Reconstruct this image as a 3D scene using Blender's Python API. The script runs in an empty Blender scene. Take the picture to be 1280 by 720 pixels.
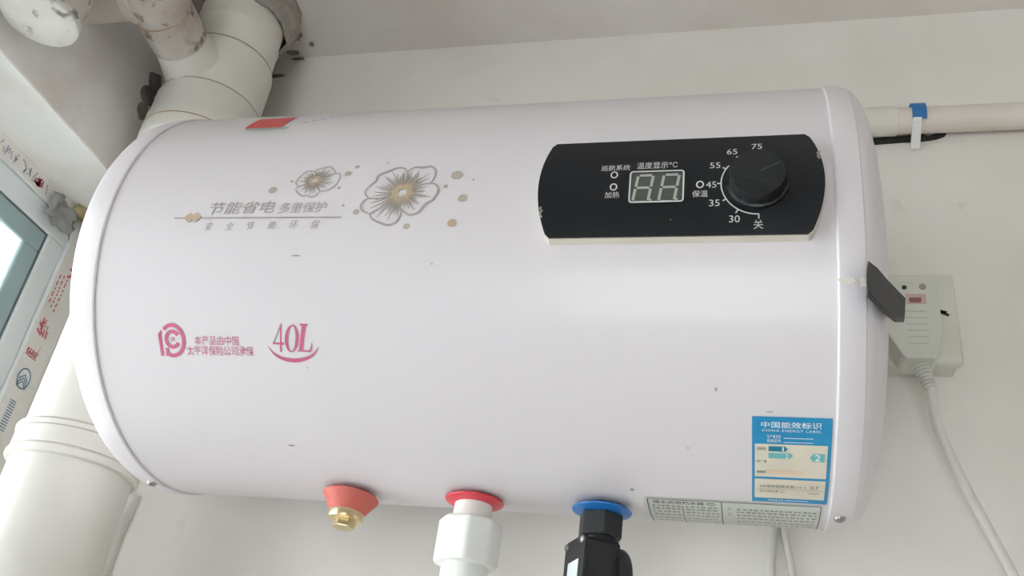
import bpy, math, random
from mathutils import Vector, Matrix
random.seed(7)
S = bpy.context.scene
COL = S.collection
PI = math.pi

# ------------------------------------------------------------------ camera, sky, exposure
Z0 = 1.75                       # heater axis height above the floor (m)
cam_d = bpy.data.cameras.new('camera')
cam = bpy.data.objects.new('camera', cam_d)
COL.objects.link(cam)
cam.location = (0.1833, -0.7527, -0.342 + Z0)
cam.rotation_euler = (2.1090, -0.1256, 0.2120)
cam_d.sensor_width = 36.0
cam_d.lens = 1173.42 / 1280 * 36.0
cam_d.clip_start = 0.02
S.camera = cam

world = bpy.data.worlds.new('overcast_sky')
S.world = world
world.use_nodes = True
wn = world.node_tree.nodes
wn['Background'].inputs['Color'].default_value = (0.97, 0.985, 1.0, 1)
wn['Background'].inputs['Strength'].default_value = 5.6

S.view_settings.view_transform = 'Standard'
S.view_settings.look = 'None'
S.view_settings.gamma = 1.0
S.view_settings.use_curve_mapping = False
S.view_settings.exposure = -0.04

# ------------------------------------------------------------------ measures (axis of the heater is z = 0 here)
R = 0.1473                      # drum radius
YC = -0.1703                    # drum axis distance from the wall
H = 0.4557                      # ceiling
XL = -0.45                      # left wall, inner face
ZF = -Z0                        # floor

# ------------------------------------------------------------------ materials
def srgb(h):
    if isinstance(h, str):
        c = [int(h[i:i+2], 16) / 255 for i in (0, 2, 4)]
    else:
        c = [v / 255 for v in h]
    return tuple(v / 12.92 if v <= 0.04045 else ((v + 0.055) / 1.055) ** 2.4 for v in c) + (1,)

def mat(name, col, rough=0.5, col2=None, nscale=20.0, lo=0.4, hi=0.7, bump=0.0, bscale=60.0,
        metal=0.0, coat=0.0, spec=0.5, spots=None):
    m = bpy.data.materials.new(name)
    m.use_nodes = True
    nt = m.node_tree
    b = nt.nodes['Principled BSDF']
    b.inputs['Base Color'].default_value = srgb(col)
    b.inputs['Roughness'].default_value = rough
    b.inputs['Metallic'].default_value = metal
    b.inputs['Coat Weight'].default_value = coat
    b.inputs['Specular IOR Level'].default_value = spec
    tc = nt.nodes.new('ShaderNodeTexCoord')
    last = None
    def noise_mix(prev, c2, scale, lo, hi, fac=1.0):
        n = nt.nodes.new('ShaderNodeTexNoise')
        n.inputs['Scale'].default_value = scale
        n.inputs['Detail'].default_value = 6
        nt.links.new(tc.outputs['Object'], n.inputs['Vector'])
        r = nt.nodes.new('ShaderNodeMapRange')
        r.inputs['From Min'].default_value = lo
        r.inputs['From Max'].default_value = hi
        r.inputs['To Max'].default_value = fac
        nt.links.new(n.outputs['Fac'], r.inputs['Value'])
        mx = nt.nodes.new('ShaderNodeMix')
        mx.data_type = 'RGBA'
        nt.links.new(r.outputs['Result'], mx.inputs[0])
        if prev is None:
            mx.inputs[6].default_value = srgb(col)
        else:
            nt.links.new(prev, mx.inputs[6])
        mx.inputs[7].default_value = srgb(c2)
        return mx.outputs[2]
    if col2 is not None:
        last = noise_mix(None, col2, nscale, lo, hi)
    for sp in (spots or []):
        last = noise_mix(last, *sp)
    if last is not None:
        nt.links.new(last, b.inputs['Base Color'])
    if bump > 0:
        n = nt.nodes.new('ShaderNodeTexNoise')
        n.inputs['Scale'].default_value = bscale
        n.inputs['Detail'].default_value = 5
        nt.links.new(tc.outputs['Object'], n.inputs['Vector'])
        bp = nt.nodes.new('ShaderNodeBump')
        bp.inputs['Strength'].default_value = bump
        bp.inputs['Distance'].default_value = 0.002
        nt.links.new(n.outputs['Fac'], bp.inputs['Height'])
        nt.links.new(bp.outputs['Normal'], b.inputs['Normal'])
    return m

M = {}
M['wall'] = mat('wall_paint', (233, 228, 223), 0.75, (224, 219, 213), 7, 0.42, 0.7, 0.25, 35,
                spots=[((206, 200, 193), 26.0, 0.66, 0.74, 0.5)])
M['lintel'] = mat('reveal_paint', (234, 232, 228), 0.75, (224, 214, 207), 14, 0.45, 0.7, 0.3, 40)
M['lit_lining_and_plaster'] = mat('lit_lining_and_white_plaster', (246, 245, 242), 0.75, (238, 231, 225), 14, 0.5, 0.72, 0.3, 40)  # window light painted into the lintel lining; also the ridge's own white plaster
M['vein'] = mat('vein_print', (150, 139, 128), 0.45, (158, 147, 136), 70)
M['ceiling'] = mat('ceiling_paint', (224, 218, 213), 0.8, (214, 206, 200), 9, 0.42, 0.68, 0.3, 30)
M['floor'] = mat('floor_tile', (196, 192, 186), 0.35, (182, 177, 170), 3)
M['grout'] = mat('floor_grout', (120, 116, 110), 0.9, (100, 97, 92), 30)
M['shell'] = mat('white_enamel', (213, 207, 211), 0.32, (208, 202, 206), 3, 0.4, 0.7, 0.02, 25, coat=0.15)
M['cap'] = mat('white_cap_plastic', (218, 212, 216), 0.34, (213, 207, 212), 5, coat=0.1)
M['stain'] = mat('tan_stain', (211, 203, 196), 0.5, (205, 195, 184), 120)
M['pvc'] = mat('pvc_pipe', (230, 227, 220), 0.36, (223, 219, 210), 11, 0.45, 0.7, 0.05, 20, coat=0.08)
M['pvc_dirty'] = mat('stained_pvc', (206, 200, 192), 0.55, (188, 174, 166), 22, 0.42, 0.66, 0.15, 60,
                     spots=[((92, 84, 72), 62.0, 0.565, 0.66, 0.85), ((150, 132, 108), 30.0, 0.56, 0.68, 0.6)])
M['pvc_cap'] = mat('mottled_white_plug', (226, 225, 219), 0.5, (214, 212, 204), 30, 0.4, 0.7, 0.2, 60,
                   spots=[((112, 107, 100), 55.0, 0.60, 0.68, 0.85)])
M['pvc_tan'] = mat('tan_pvc', (214, 205, 196), 0.5, (206, 196, 188), 9, 0.4, 0.7)
M['glue'] = mat('brown_glue', (172, 148, 126), 0.5, (196, 176, 152), 40)
M['ring_grey'] = mat('grey_joint', (158, 154, 147), 0.6, (140, 136, 129), 40)
M['ppr'] = mat('white_ppr', (238, 238, 235), 0.38, (230, 230, 227), 30)
M['ppr_wall'] = mat('pinkish_ppr', (226, 217, 208), 0.42, (218, 207, 198), 12)
M['black'] = mat('black_gloss_plate', (22, 24, 28), 0.36, (28, 30, 33), 35, 0.5, 0.75, spec=0.3)
M['black_rough'] = mat('black_plastic', (30, 31, 34), 0.45, (36, 37, 40), 60, bump=0.05, bscale=200)
M['knob'] = mat('knob_plastic', (24, 26, 29), 0.38, (30, 32, 35), 90, spec=0.4)
M['bezel'] = mat('cream_bezel', (214, 206, 194), 0.45, (205, 196, 183), 30)
M['pointer'] = mat('faint_pointer', (74, 76, 78), 0.5, (66, 68, 70), 90)
M['white_print'] = mat('white_print', (206, 206, 204), 0.5, (196, 196, 194), 80)
M['display'] = mat('display_window', (78, 80, 77), 0.25, (72, 74, 71), 80)
M['segment'] = mat('unlit_segment', (164, 166, 158), 0.5, (156, 158, 150), 80)
M['taupe'] = mat('taupe_print', (176, 164, 152), 0.45, (168, 156, 145), 70)
M['grey_print'] = mat('grey_print', (166, 158, 153), 0.45, (159, 151, 147), 70)
M['brown_print'] = mat('brown_print', (184, 163, 140), 0.45, (176, 155, 133), 70)
M['magenta'] = mat('magenta_print', (190, 86, 124), 0.45, (182, 90, 122), 90)
M['blue'] = mat('label_blue', (34, 138, 186), 0.45, (30, 130, 178), 60)
M['cream'] = mat('label_cream', (216, 207, 190), 0.5, (208, 199, 182), 40)
M['label_white'] = mat('label_white', (222, 232, 236), 0.5, (214, 226, 231), 60)
M['teal'] = mat('label_teal', (28, 124, 152), 0.5, (34, 118, 144), 60)
M['teal_light'] = mat('label_light_teal', (110, 178, 180), 0.5, (104, 170, 172), 60)
M['peach'] = mat('label_peach', (218, 194, 172), 0.5, (212, 188, 168), 60)
M['ink'] = mat('dark_ink', (70, 72, 72), 0.6, (84, 86, 84), 90)
M['soft_ink'] = mat('faded_ink', (138, 140, 134), 0.6, (150, 152, 146), 90)
M['plate'] = mat('rating_plate_grey', (204, 207, 201), 0.4, (197, 200, 194), 30)
M['red_sticker'] = mat('red_sticker', (200, 78, 76), 0.5, (190, 84, 80), 40)
M['red_rubber'] = mat('dull_red_rubber', (206, 98, 88), 0.55, (196, 106, 94), 60, 0.4, 0.7, 0.1, 90)
M['red_disc'] = mat('red_plastic', (222, 60, 74), 0.4, (212, 62, 76), 40)
M['blue_disc'] = mat('blue_plastic', (32, 112, 186), 0.4, (28, 104, 178), 40)
M['brass'] = mat('brass', (222, 206, 168), 0.28, (204, 184, 140), 60, metal=0.8)
M['steel'] = mat('screw_steel', (170, 168, 166), 0.35, (140, 138, 136), 120, metal=0.9)
M['socket'] = mat('socket_plastic', (214, 213, 202), 0.42, (206, 205, 194), 25)
M['plug'] = mat('plug_plastic', (209, 210, 201), 0.45, (203, 204, 194), 25)
M['pink'] = mat('reset_button_pink', (204, 180, 170), 0.5, (198, 170, 160), 90)
M['pink_dark'] = mat('reset_button_red', (150, 98, 92), 0.5, (140, 92, 86), 90)
M['hole'] = mat('dark_hole', (52, 50, 48), 0.9, (40, 38, 37), 60)
M['dark_plaster'] = mat('dark_broken_plaster', (150, 144, 141), 0.9, (116, 111, 110), 45, 0.4, 0.6, 0.4, 60)
M['mortar'] = mat('grey_mortar', (172, 164, 156), 0.9, (140, 132, 127), 35, 0.4, 0.65, 0.6, 50)
M['cord'] = mat('white_cord', (218, 216, 211), 0.5, (211, 209, 204), 40)
M['faint'] = mat('faint_embossing', (186, 187, 178), 0.6, (194, 195, 186), 90)
M['groove'] = mat('collar_groove', (192, 185, 174), 0.6, (178, 170, 158), 50)
M['ppr_cream'] = mat('cream_ppr', (224, 221, 211), 0.4, (217, 213, 203), 20)
M['frame'] = mat('white_window_frame', (230, 234, 236), 0.35, (224, 229, 231), 20)
M['sash'] = mat('teal_grey_sash', (160, 182, 184), 0.35, (152, 174, 176), 20)
M['film'] = mat('protective_film', (236, 233, 229), 0.45, (224, 218, 214), 22, 0.42, 0.7, 0.2, 90)
M['film_grey'] = mat('torn_film', (162, 160, 158), 0.6, (140, 138, 136), 50, 0.4, 0.7, 0.3, 70)
M['film_red'] = mat('film_red_print', (206, 92, 104), 0.5, (198, 104, 112), 90)
M['film_blue'] = mat('film_blue_print', (98, 132, 164), 0.5, (112, 142, 170), 90)
M['film_mauve'] = mat('film_mauve_print', (178, 171, 182), 0.5, (190, 182, 188), 60)
M['gasket'] = mat('dark_gasket', (112, 120, 122), 0.7, (102, 110, 112), 50)
M['foam'] = mat('yellow_foam', (190, 172, 132), 0.8, (160, 140, 100), 60, 0.4, 0.65, 0.5, 60)
M['clip_blue'] = mat('blue_clip', (44, 116, 180), 0.45, (40, 108, 170), 60)

def glass_mat():
    m = bpy.data.materials.new('window_glass')
    m.use_nodes = True
    nt = m.node_tree
    for n in list(nt.nodes):
        nt.nodes.remove(n)
    out = nt.nodes.new('ShaderNodeOutputMaterial')
    mix = nt.nodes.new('ShaderNodeMixShader')
    tr = nt.nodes.new('ShaderNodeBsdfTransparent')
    tr.inputs['Color'].default_value = (0.95, 0.975, 0.97, 1)
    gl = nt.nodes.new('ShaderNodeBsdfGlossy')
    gl.inputs['Roughness'].default_value = 0.02
    fr = nt.nodes.new('ShaderNodeFresnel')
    fr.inputs['IOR'].default_value = 1.3
    nt.links.new(fr.outputs[0], mix.inputs[0])
    nt.links.new(tr.outputs[0], mix.inputs[1])
    nt.links.new(gl.outputs[0], mix.inputs[2])
    nt.links.new(mix.outputs[0], out.inputs['Surface'])
    return m
M['glass'] = glass_mat()

# ------------------------------------------------------------------ geometry builder
class G:
    def __init__(s):
        s.v, s.f = [], []
    def add(s, vs, fs, mx=None):
        o = len(s.v)
        for p in vs:
            p = Vector(p)
            s.v.append(mx @ p if mx else p)
        s.f += [tuple(i + o for i in f) for f in fs]
        return s
    def box(s, x0, x1, y0, y1, z0, z1, mx=None):
        vs = [(x, y, z) for x in (x0, x1) for y in (y0, y1) for z in (z0, z1)]
        return s.add(vs, [(0,1,3,2),(4,6,7,5),(0,4,5,1),(2,3,7,6),(0,2,6,4),(1,5,7,3)], mx)
    def lathe(s, prof, n=48, mx=None, cap0=True, cap1=True):
        vs, fs = [], []
        for r, z in prof:
            for k in range(n):
                a = 2 * PI * k / n
                vs.append((r * math.cos(a), r * math.sin(a), z))
        for i in range(len(prof) - 1):
            for k in range(n):
                k2 = (k + 1) % n
                fs.append((i*n+k, i*n+k2, (i+1)*n+k2, (i+1)*n+k))
        if cap0: fs.append(tuple(range(n))[::-1])
        if cap1: fs.append(tuple((len(prof)-1)*n + k for k in range(n)))
        return s.add(vs, fs, mx)
    def tube(s, path, r, n=12, cap=True):
        path = [Vector(p) for p in path]
        rs = r if isinstance(r, (list, tuple)) else [r] * len(path)
        vs, fs = [], []
        prev = None
        for i, p in enumerate(path):
            t = (path[min(i+1, len(path)-1)] - path[max(i-1, 0)]).normalized()
            if prev is None:
                a = Vector((0, 0, 1)) if abs(t.z) < 0.9 else Vector((1, 0, 0))
                u = t.cross(a).normalized()
            else:
                u = (prev - t * prev.dot(t)).normalized()
            prev = u
            w = t.cross(u)
            for k in range(n):
                a = 2 * PI * k / n
                vs.append(p + (u * math.cos(a) + w * math.sin(a)) * rs[i])
        for i in range(len(path) - 1):
            for k in range(n):
                k2 = (k + 1) % n
                fs.append((i*n+k, i*n+k2, (i+1)*n+k2, (i+1)*n+k))
        if cap:
            fs.append(tuple(range(n))[::-1])
            fs.append(tuple((len(path)-1)*n + k for k in range(n)))
        return s.add(vs, fs)
    def prism(s, poly, h0, h1, mx=None):
        n = len(poly)
        vs = [(x, y, h0) for x, y in poly] + [(x, y, h1) for x, y in poly]
        fs = [tuple(range(n))[::-1], tuple(range(n, 2*n))]
        fs += [(k, (k+1) % n, n + (k+1) % n, n + k) for k in range(n)]
        return s.add(vs, fs, mx)
    # flat artwork: (u, v, h)
    def poly(s, pts, h=0.0):
        return s.add([(a, b, h) for a, b in pts], [tuple(range(len(pts)))])
    def rect(s, u0, u1, v0, v1, h=0.0, nv=1, nu=1):
        vs, fs = [], []
        for i in range(nv + 1):
            for j in range(nu + 1):
                vs.append((u0 + (u1-u0)*j/nu, v0 + (v1-v0)*i/nv, h))
        for i in range(nv):
            for j in range(nu):
                a = i*(nu+1)+j
                fs.append((a, a+1, a+nu+2, a+nu+1))
        return s.add(vs, fs)
    def stroke(s, pts, w, closed=False, h=0.0):
        pts = [Vector((p[0], p[1])) for p in pts]
        n = len(pts)
        ws = w if isinstance(w, (list, tuple)) else [w] * n
        L, Rr = [], []
        for i, p in enumerate(pts):
            a = pts[(i-1) % n] if (closed or i > 0) else p
            b = pts[(i+1) % n] if (closed or i < n-1) else p
            t = (b - a)
            if t.length < 1e-9: t = Vector((1, 0))
            t.normalize()
            nn = Vector((-t.y, t.x)) * ws[i] * 0.5
            L.append(p + nn); Rr.append(p - nn)
        vs = [(p.x, p.y, h) for p in L] + [(p.x, p.y, h) for p in Rr]
        m = n if closed else n - 1
        fs = [(i, n + i, n + (i+1) % n, (i+1) % n) for i in range(m)]
        return s.add(vs, fs)
    def disc(s, u, v, ru, rv=None, n=20, h=0.0):
        rv = rv or ru
        return s.poly([(u + ru*math.cos(2*PI*k/n), v + rv*math.sin(2*PI*k/n)) for k in range(n)], h)
    def ring(s, u, v, r, w, n=28, h=0.0, rv=None):
        rv = rv or r
        return s.stroke([(u + r*math.cos(2*PI*k/n), v + rv*math.sin(2*PI*k/n)) for k in range(n)], w, True, h)
    def arc(s, u, v, r, a0, a1, w, n=30, rv=None, h=0.0):
        rv = rv or r
        return s.stroke([(u + r*math.cos(math.radians(a0+(a1-a0)*k/n)), v + rv*math.sin(math.radians(a0+(a1-a0)*k/n)))
                         for k in range(n+1)], w, False, h)
    def text(s, body, u0, u1, v0, v1, shear=0.0, bold=0.0, space=1.0, h=0.0):
        c = bpy.data.curves.new('tmp_text', 'FONT')
        c.body = body
        c.resolution_u = 3
        c.shear = shear
        c.offset = bold
        c.space_character = space
        o = bpy.data.objects.new('tmp_text', c)
        COL.objects.link(o)
        bpy.context.view_layer.update()
        me = bpy.data.meshes.new_from_object(o.evaluated_get(bpy.context.evaluated_depsgraph_get()))
        xs = [p.co.x for p in me.vertices]; ys = [p.co.y for p in me.vertices]
        ax, bx, ay, by = min(xs), max(xs), min(ys), max(ys)
        s.add([(u0 + (p.co.x-ax)/(bx-ax)*(u1-u0), v0 + (p.co.y-ay)/(by-ay)*(v1-v0), h) for p in me.vertices],
              [tuple(q.vertices) for q in me.polygons])
        bpy.data.objects.remove(o)
        bpy.data.curves.remove(c)
        bpy.data.meshes.remove(me)
        return s
    def map(s, fn):
        s.v = [Vector(fn(p)) for p in s.v]
        return s

def onto_drum(rr):
    """flat (u along the axis, v arc length up, h outward) -> on a cylinder of radius rr about the heater axis"""
    def fn(p):
        t = p[1] / rr
        return (p[0], YC - (rr + p[2]) * math.cos(t), (rr + p[2]) * math.sin(t))
    return fn

def frame_at(origin, zdir, xdir=None):
    z = Vector(zdir).normalized()
    a = Vector(xdir) if xdir else (Vector((0, 0, 1)) if abs(z.z) < 0.9 else Vector((1, 0, 0)))
    x = (a - z * a.dot(z)).normalized()
    y = z.cross(x)
    m = Matrix((x, y, z)).transposed().to_4x4()
    m.translation = Vector(origin)
    return m

ORIG = {}
def thing(name, label, cat, base, group=None, kind=None):
    o = bpy.data.objects.new(name, None)
    o.empty_display_size = 0.05
    COL.objects.link(o)
    o.location = Vector(base) + Vector((0, 0, Z0))
    ORIG[o.name] = Vector(base)
    if label: o['label'] = label
    if cat: o['category'] = cat
    if group: o['group'] = group
    if kind: o['kind'] = kind
    return o

def part(name, g, m, parent=None, smooth=True, bevel=0.0, label=None, cat=None, kind=None, base=None, seg=2, angle=35):
    me = bpy.data.meshes.new(name)
    o = bpy.data.objects.new(name, me)
    COL.objects.link(o)
    if parent is not None:
        org = ORIG[parent.name]
        o.parent = parent
        ORIG[o.name] = org
    else:
        org = Vector(base) if base else Vector((0, 0, 0))
        o.location = org + Vector((0, 0, Z0))
        ORIG[o.name] = org
    me.from_pydata([p - org for p in g.v], [], g.f)
    me.validate()
    me.update()
    me.materials.append(M[m])
    if smooth:
        me.polygons.foreach_set('use_smooth', [True] * len(me.polygons))
        me.set_sharp_from_angle(angle=math.radians(angle))
    if bevel > 0:
        b = o.modifiers.new('bevel', 'BEVEL')
        b.width = bevel
        b.segments = seg
        b.limit_method = 'ANGLE'
        b.angle_limit = math.radians(40)
    if label: o['label'] = label
    if cat: o['category'] = cat
    if kind: o['kind'] = kind
    return o

def fix_normals():
    import bmesh
    for o in S.objects:
        if o.type == 'MESH' and not o.get('flat'):
            bm = bmesh.new(); bm.from_mesh(o.data)
            bmesh.ops.recalc_face_normals(bm, faces=bm.faces)
            bm.to_mesh(o.data); bm.free()

def blob(cx, cy, rx, ry, n=14, jag=0.3, seed=0):
    rnd = random.Random(seed)
    return [(cx + rx*(1+jag*(rnd.random()-0.5)*2)*math.cos(2*PI*k/n), cy + ry*(1+jag*(rnd.random()-0.5)*2)*math.sin(2*PI*k/n))
            for k in range(n)]

def catmull(pts, closed=True, sub=5):
    n = len(pts); out = []
    rng = range(n) if closed else range(n - 1)
    for i in rng:
        if closed:
            p0, p1, p2, p3 = (pts[(i-1) % n], pts[i], pts[(i+1) % n], pts[(i+2) % n])
        else:
            p0, p1, p2, p3 = (pts[max(i-1, 0)], pts[i], pts[i+1], pts[min(i+2, n-1)])
        for k in range(sub):
            t = k / sub
            out.append(tuple(0.5*((2*p1[d]) + (-p0[d]+p2[d])*t + (2*p0[d]-5*p1[d]+4*p2[d]-p3[d])*t*t
                                  + (-p0[d]+3*p1[d]-3*p2[d]+p3[d])*t**3) for d in (0, 1)))
    if not closed: out.append(tuple(pts[-1]))
    return out

# ================================================================== the setting
X1, Y1 = 1.7, -2.3               # how far the room runs to the right and behind the camera
WT = 0.10                        # thickness of the left wall
LZ = 0.198                       # underside of the lintel over the window
SILL = -0.85
WY0 = -1.55                      # far end of the window opening

wall_back = part('wall_back', G().box(XL - WT, X1, 0, 0.12, ZF - 0.1, H + 0.1), 'wall', kind='structure', smooth=False)
wl = G()
wl.box(XL - WT, XL, Y1, 0, LZ, H + 0.1)
wl.box(XL - WT, XL, Y1, 0, ZF - 0.1, SILL)
wl.box(XL - WT, XL, Y1, WY0, SILL, LZ)
wall_left = part('wall_left', wl, 'lintel', kind='structure', smooth=False)
part('lit_reveal_lining', G().box(XL - WT + 0.001, XL - 0.001, WY0, -0.001, LZ - 0.0012, LZ + 0.0005), 'lit_lining_and_plaster', wall_left, smooth=False, label='thin lining under the lintel with window light painted in')  # added board, painted whiter to brighten the lintel underside like window light
ceiling = part('ceiling', G().box(XL, X1, Y1, 0, H, H + 0.1), 'ceiling', kind='structure', smooth=False)
floor = part('floor', G().box(XL, X1, Y1, 0, ZF - 0.1, ZF - 0.006), 'grout', kind='structure', smooth=False)
wall_right = part('wall_right', G().box(X1, X1 + 0.12, Y1, 0.12, ZF - 0.1, H + 0.1), 'wall', kind='structure', smooth=False)
wf = G()                         # wall behind the camera, with an unseen opening added to light the heater
RA, RB, RZ0, RZ1 = -0.42, 0.65, -1.70, -0.38
wf.box(XL - WT, X1 + 0.12, Y1 - 0.12, Y1, ZF - 0.1, RZ0)
wf.box(XL - WT, X1 + 0.12, Y1 - 0.12, Y1, RZ1, H + 0.1)
wf.box(XL - WT, RA, Y1 - 0.12, Y1, RZ0, RZ1)
wf.box(RB, X1 + 0.12, Y1 - 0.12, Y1, RZ0, RZ1)
wall_front = part('wall_front', wf, 'wall', kind='structure', smooth=False)
for i in range(8):
    for j in range(8):
        x = XL + 0.002 + i * 0.27; y = -0.002 - j * 0.29
        x2 = min(x + 0.266, X1); y2 = max(y - 0.286, Y1)
        part('floor_tile', G().box(x, x2, y2, y, ZF - 0.006, ZF), 'floor', floor, smooth=False)

# broken plaster round the pipe and below the water pipe
def flat_on_ceiling(pts, depth=0.0012):
    return G().prism(pts, H - depth, H + 0.0005)
def flat_on_wall(pts, depth=0.0012):
    mx = Matrix(((1, 0, 0, 0), (0, 0, -1, 0), (0, 1, 0, 0), (0, 0, 0, 1)))   # (x, z, h) -> (x, -h, z)
    return G().prism(pts, -0.0005, depth, mx)
for k, (cx, cy, rx, ry) in enumerate([(-0.3365, -0.086, 0.008, 0.011), (-0.3385, -0.066, 0.006, 0.006), (-0.340, -0.036, 0.006, 0.007),
                                      (-0.356, -0.009, 0.009, 0.004), (-0.3264, -0.021, 0.003, 0.004)]):
    part('plaster_chip', flat_on_ceiling(catmull(blob(cx, cy, rx, ry, 8, 0.3, k), True, 4)), 'dark_plaster', ceiling, smooth=False)
for k, (cx, cz, rx, rz) in enumerate([(-0.374, 0.4265, 0.008, 0.0025), (-0.352, 0.4530, 0.009, 0.002), (-0.3795, -0.0955, 0.004, 0.006)]):
    part('plaster_chip', flat_on_wall(catmull(blob(cx, cz, rx, rz, 8, 0.35, 20 + k), True, 4)), 'dark_plaster', wall_back, smooth=False)
part('wall_gap', flat_on_wall([(0.296, 0.2825), (0.31, 0.2835), (0.328, 0.2845), (0.337, 0.284), (0.352, 0.2855), (0.36, 0.287), (0.3665, 0.290),
                               (0.3685, 0.2935), (0.36, 0.2935), (0.352, 0.2915), (0.346, 0.294), (0.335, 0.2925), (0.32, 0.2915), (0.298, 0.2905)]),
     'hole', wall_back, smooth=False)
# dark broken-out patch of the left wall behind the pipe
mxl = Matrix(((0, 0, 1, XL), (1, 0, 0, 0), (0, 1, 0, 0), (0, 0, 0, 1)))      # (y, z, h) -> (XL+h, y, z)
for k, (cy, cz, ry, rz) in enumerate([(-0.098, 0.326, 0.012, 0.014), (-0.101, 0.306, 0.011, 0.012), (-0.100, 0.286, 0.009, 0.011)]):
    part('plaster_chip', G().prism(catmull(blob(cy, cz, ry, rz, 9, 0.25, 40 + k), True, 4), -0.0005, 0.0015, mxl), 'dark_plaster', wall_left, smooth=False)
# rough ridge of plaster beside the pipe, below the heater
rid = []
for i in range(26):
    z = -0.106 - i * 0.02
    rid.append((z, 0.010 + 0.003 * random.random(), 0.005 + 0.003 * random.random(), (random.random() - .5) * 0.004))
g = G()
vs, fs = [], []
for z, w, h, dx in rid:
    x0 = -0.3765 + (z + 0.10) * 0.05 + dx
    for a in range(7):
        t = PI * a / 6
        vs.append((x0 + w * math.cos(t) * -1, -h * math.sin(t) + 0.0005, z))
for i in range(len(rid) - 1):
    for a in range(6):
        fs.append((i*7+a, i*7+a+1, (i+1)*7+a+1, (i+1)*7+a))
g.add(vs, fs)
part('plaster_ridge', g, 'lit_lining_and_plaster', wall_back, label='rough white ridge of plaster')
# mortar lump where the pipe meets the ceiling
g = G()
vs, fs = [], []
nn, mm = 22, 7
for i in range(mm):
    t = i / (mm - 1)
    for k in range(nn):
        a = 2 * PI * k / nn
        rr = (0.0475 + 0.012 * (1 - t) ** 0.6) * (1 + 0.06 * random.uniform(-1, 1))
        vs.append((-0.374 + rr * math.cos(a), min(-0.085 + rr * math.sin(a), 0.0), H - 0.036 * t - 0.004 * random.random() * (t > 0)))
for i in range(mm - 1):
    for k in range(nn):
        fs.append((i*nn+k, i*nn+(k+1) % nn, (i+1)*nn+(k+1) % nn, (i+1)*nn+k))
g.add(vs, fs)
part('mortar_collar', g, 'mortar', ceiling)

# ------------------------------------------------------------------ window
win = thing('window_1', None, None, (-0.56, -0.58, SILL), kind='structure')
def rect_frame(x0, x1, ya, yb, za, zb, w):
    g = G()
    g.box(x0, x1, ya, yb, zb - w, zb)
    g.box(x0, x1, ya, yb, za, za + w)
    g.box(x0, x1, ya, ya + w, za + w, zb - w)
    g.box(x0, x1, yb - w, yb, za + w, zb - w)
    return g
XW = -0.528
# outer frame with its film, wider at the jamb by the pipe than under the lintel
fo = G()
fo.box(XW - 0.016, XW, WY0, 0, LZ - 0.0235, LZ)
fo.box(XW - 0.016, XW, WY0, 0, SILL, SILL + 0.03)
fo.box(XW - 0.016, XW, -0.040, 0, SILL + 0.03, LZ - 0.0235)
fo.box(XW - 0.016, XW, WY0, WY0 + 0.03, SILL + 0.03, LZ - 0.0235)
ofr = part('outer_frame', fo, 'frame', win, smooth=False, bevel=0.0012)
part('inner_frame', rect_frame(XW - 0.0145, XW - 0.003, WY0 + 0.03, -0.040, SILL + 0.03, LZ - 0.0235, 0.0255), 'frame', win, smooth=False, bevel=0.002)
part('gasket', rect_frame(XW - 0.0135, XW - 0.0052, WY0 + 0.05, -0.0655, SILL + 0.05, LZ - 0.0489, 0.0020), 'gasket', win, smooth=False)
for (ya, yb, xo) in ((-0.81, -0.067, 0.0), (WY0 + 0.055, -0.77, -0.008)):
    sa = part('sash', rect_frame(XW - 0.0125 + xo, XW - 0.0055 + xo, ya, yb, SILL + 0.053, LZ - 0.0500, 0.0225), 'sash', win, smooth=False, bevel=0.002)
    part('glass_pane', G().box(XW - 0.0105 + xo, XW - 0.0075 + xo, ya + 0.02, yb - 0.02, SILL + 0.073, LZ - 0.07), 'glass', sa, smooth=False)
fm = G()
fm.box(XW, XW + 0.0006, -0.0385, -0.001, SILL + 0.03, LZ - 0.027)
film = part('protective_film', fm, 'film', win, smooth=False)
filmt = part('protective_film', G().box(XW, XW + 0.0006, WY0, -0.03, LZ - 0.0225, LZ - 0.0015), 'film', win, smooth=False)

def on_film_vertical(p):          # text reads upwards: u -> +z, v -> -y
    return (XW + 0.0009 + p[2], -p[1], p[0])
def on_film_top(p):               # text reads to the right: u -> +y, v -> z
    return (XW + 0.0009 + p[2], p[0], p[1])
rg = G().text('阁', 0.0235, 0.0435, 0.018, 0.036, bold=0.02)
rg.text('维', 0.0485, 0.0685, 0.0165, 0.0345, bold=0.02)
for k in range(3):
    v = 0.0225 + k * 0.0055
    u = 0.079 + k * 0.003
    while u < 0.118:
        w = random.uniform(0.002, 0.006)
        rg.stroke([(u, v + random.uniform(-.0006, .0006)), (u + w, v + random.uniform(-.0006, .0006))], 0.0017)
        u += w + random.uniform(0.0012, 0.003)
rg.stroke(catmull([(0.122, 0.024), (0.127, 0.019), (0.133, 0.02), (0.131, 0.0245)], False), 0.003)
for k in range(8):
    u = 0.142 + k * 0.0016
    rg.stroke([(u, 0.014 + random.uniform(0, .004)), (u + 0.002, 0.019 + random.uniform(0, .004))], 0.0013)
part('red_lettering', rg.map(on_film_vertical), 'film_red', win, smooth=False)
bg = G().ring(0.001, 0.0235, 0.0105, 0.0016, rv=0.0085)
for k in (-1, 0, 1):
    bg.stroke([(-0.005 + k*0.0035, 0.017), (0.0015 + k*0.0035, 0.0235), (-0.005 + k*0.0035, 0.030)], 0.0016)
for k in range(12):
    bg.stroke([(-0.055 + k*0.0028, 0.020), (-0.055 + k*0.0028, 0.0285)], 0.0012)
part('blue_emblem', bg.map(on_film_vertical), 'film_blue', win, smooth=False)
tg = G()
for k in range(7):
    tg.stroke([(-0.113 + random.uniform(-.004, .008), 0.179 + random.uniform(0, .01)) for _ in range(3)], 0.0022)
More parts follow.
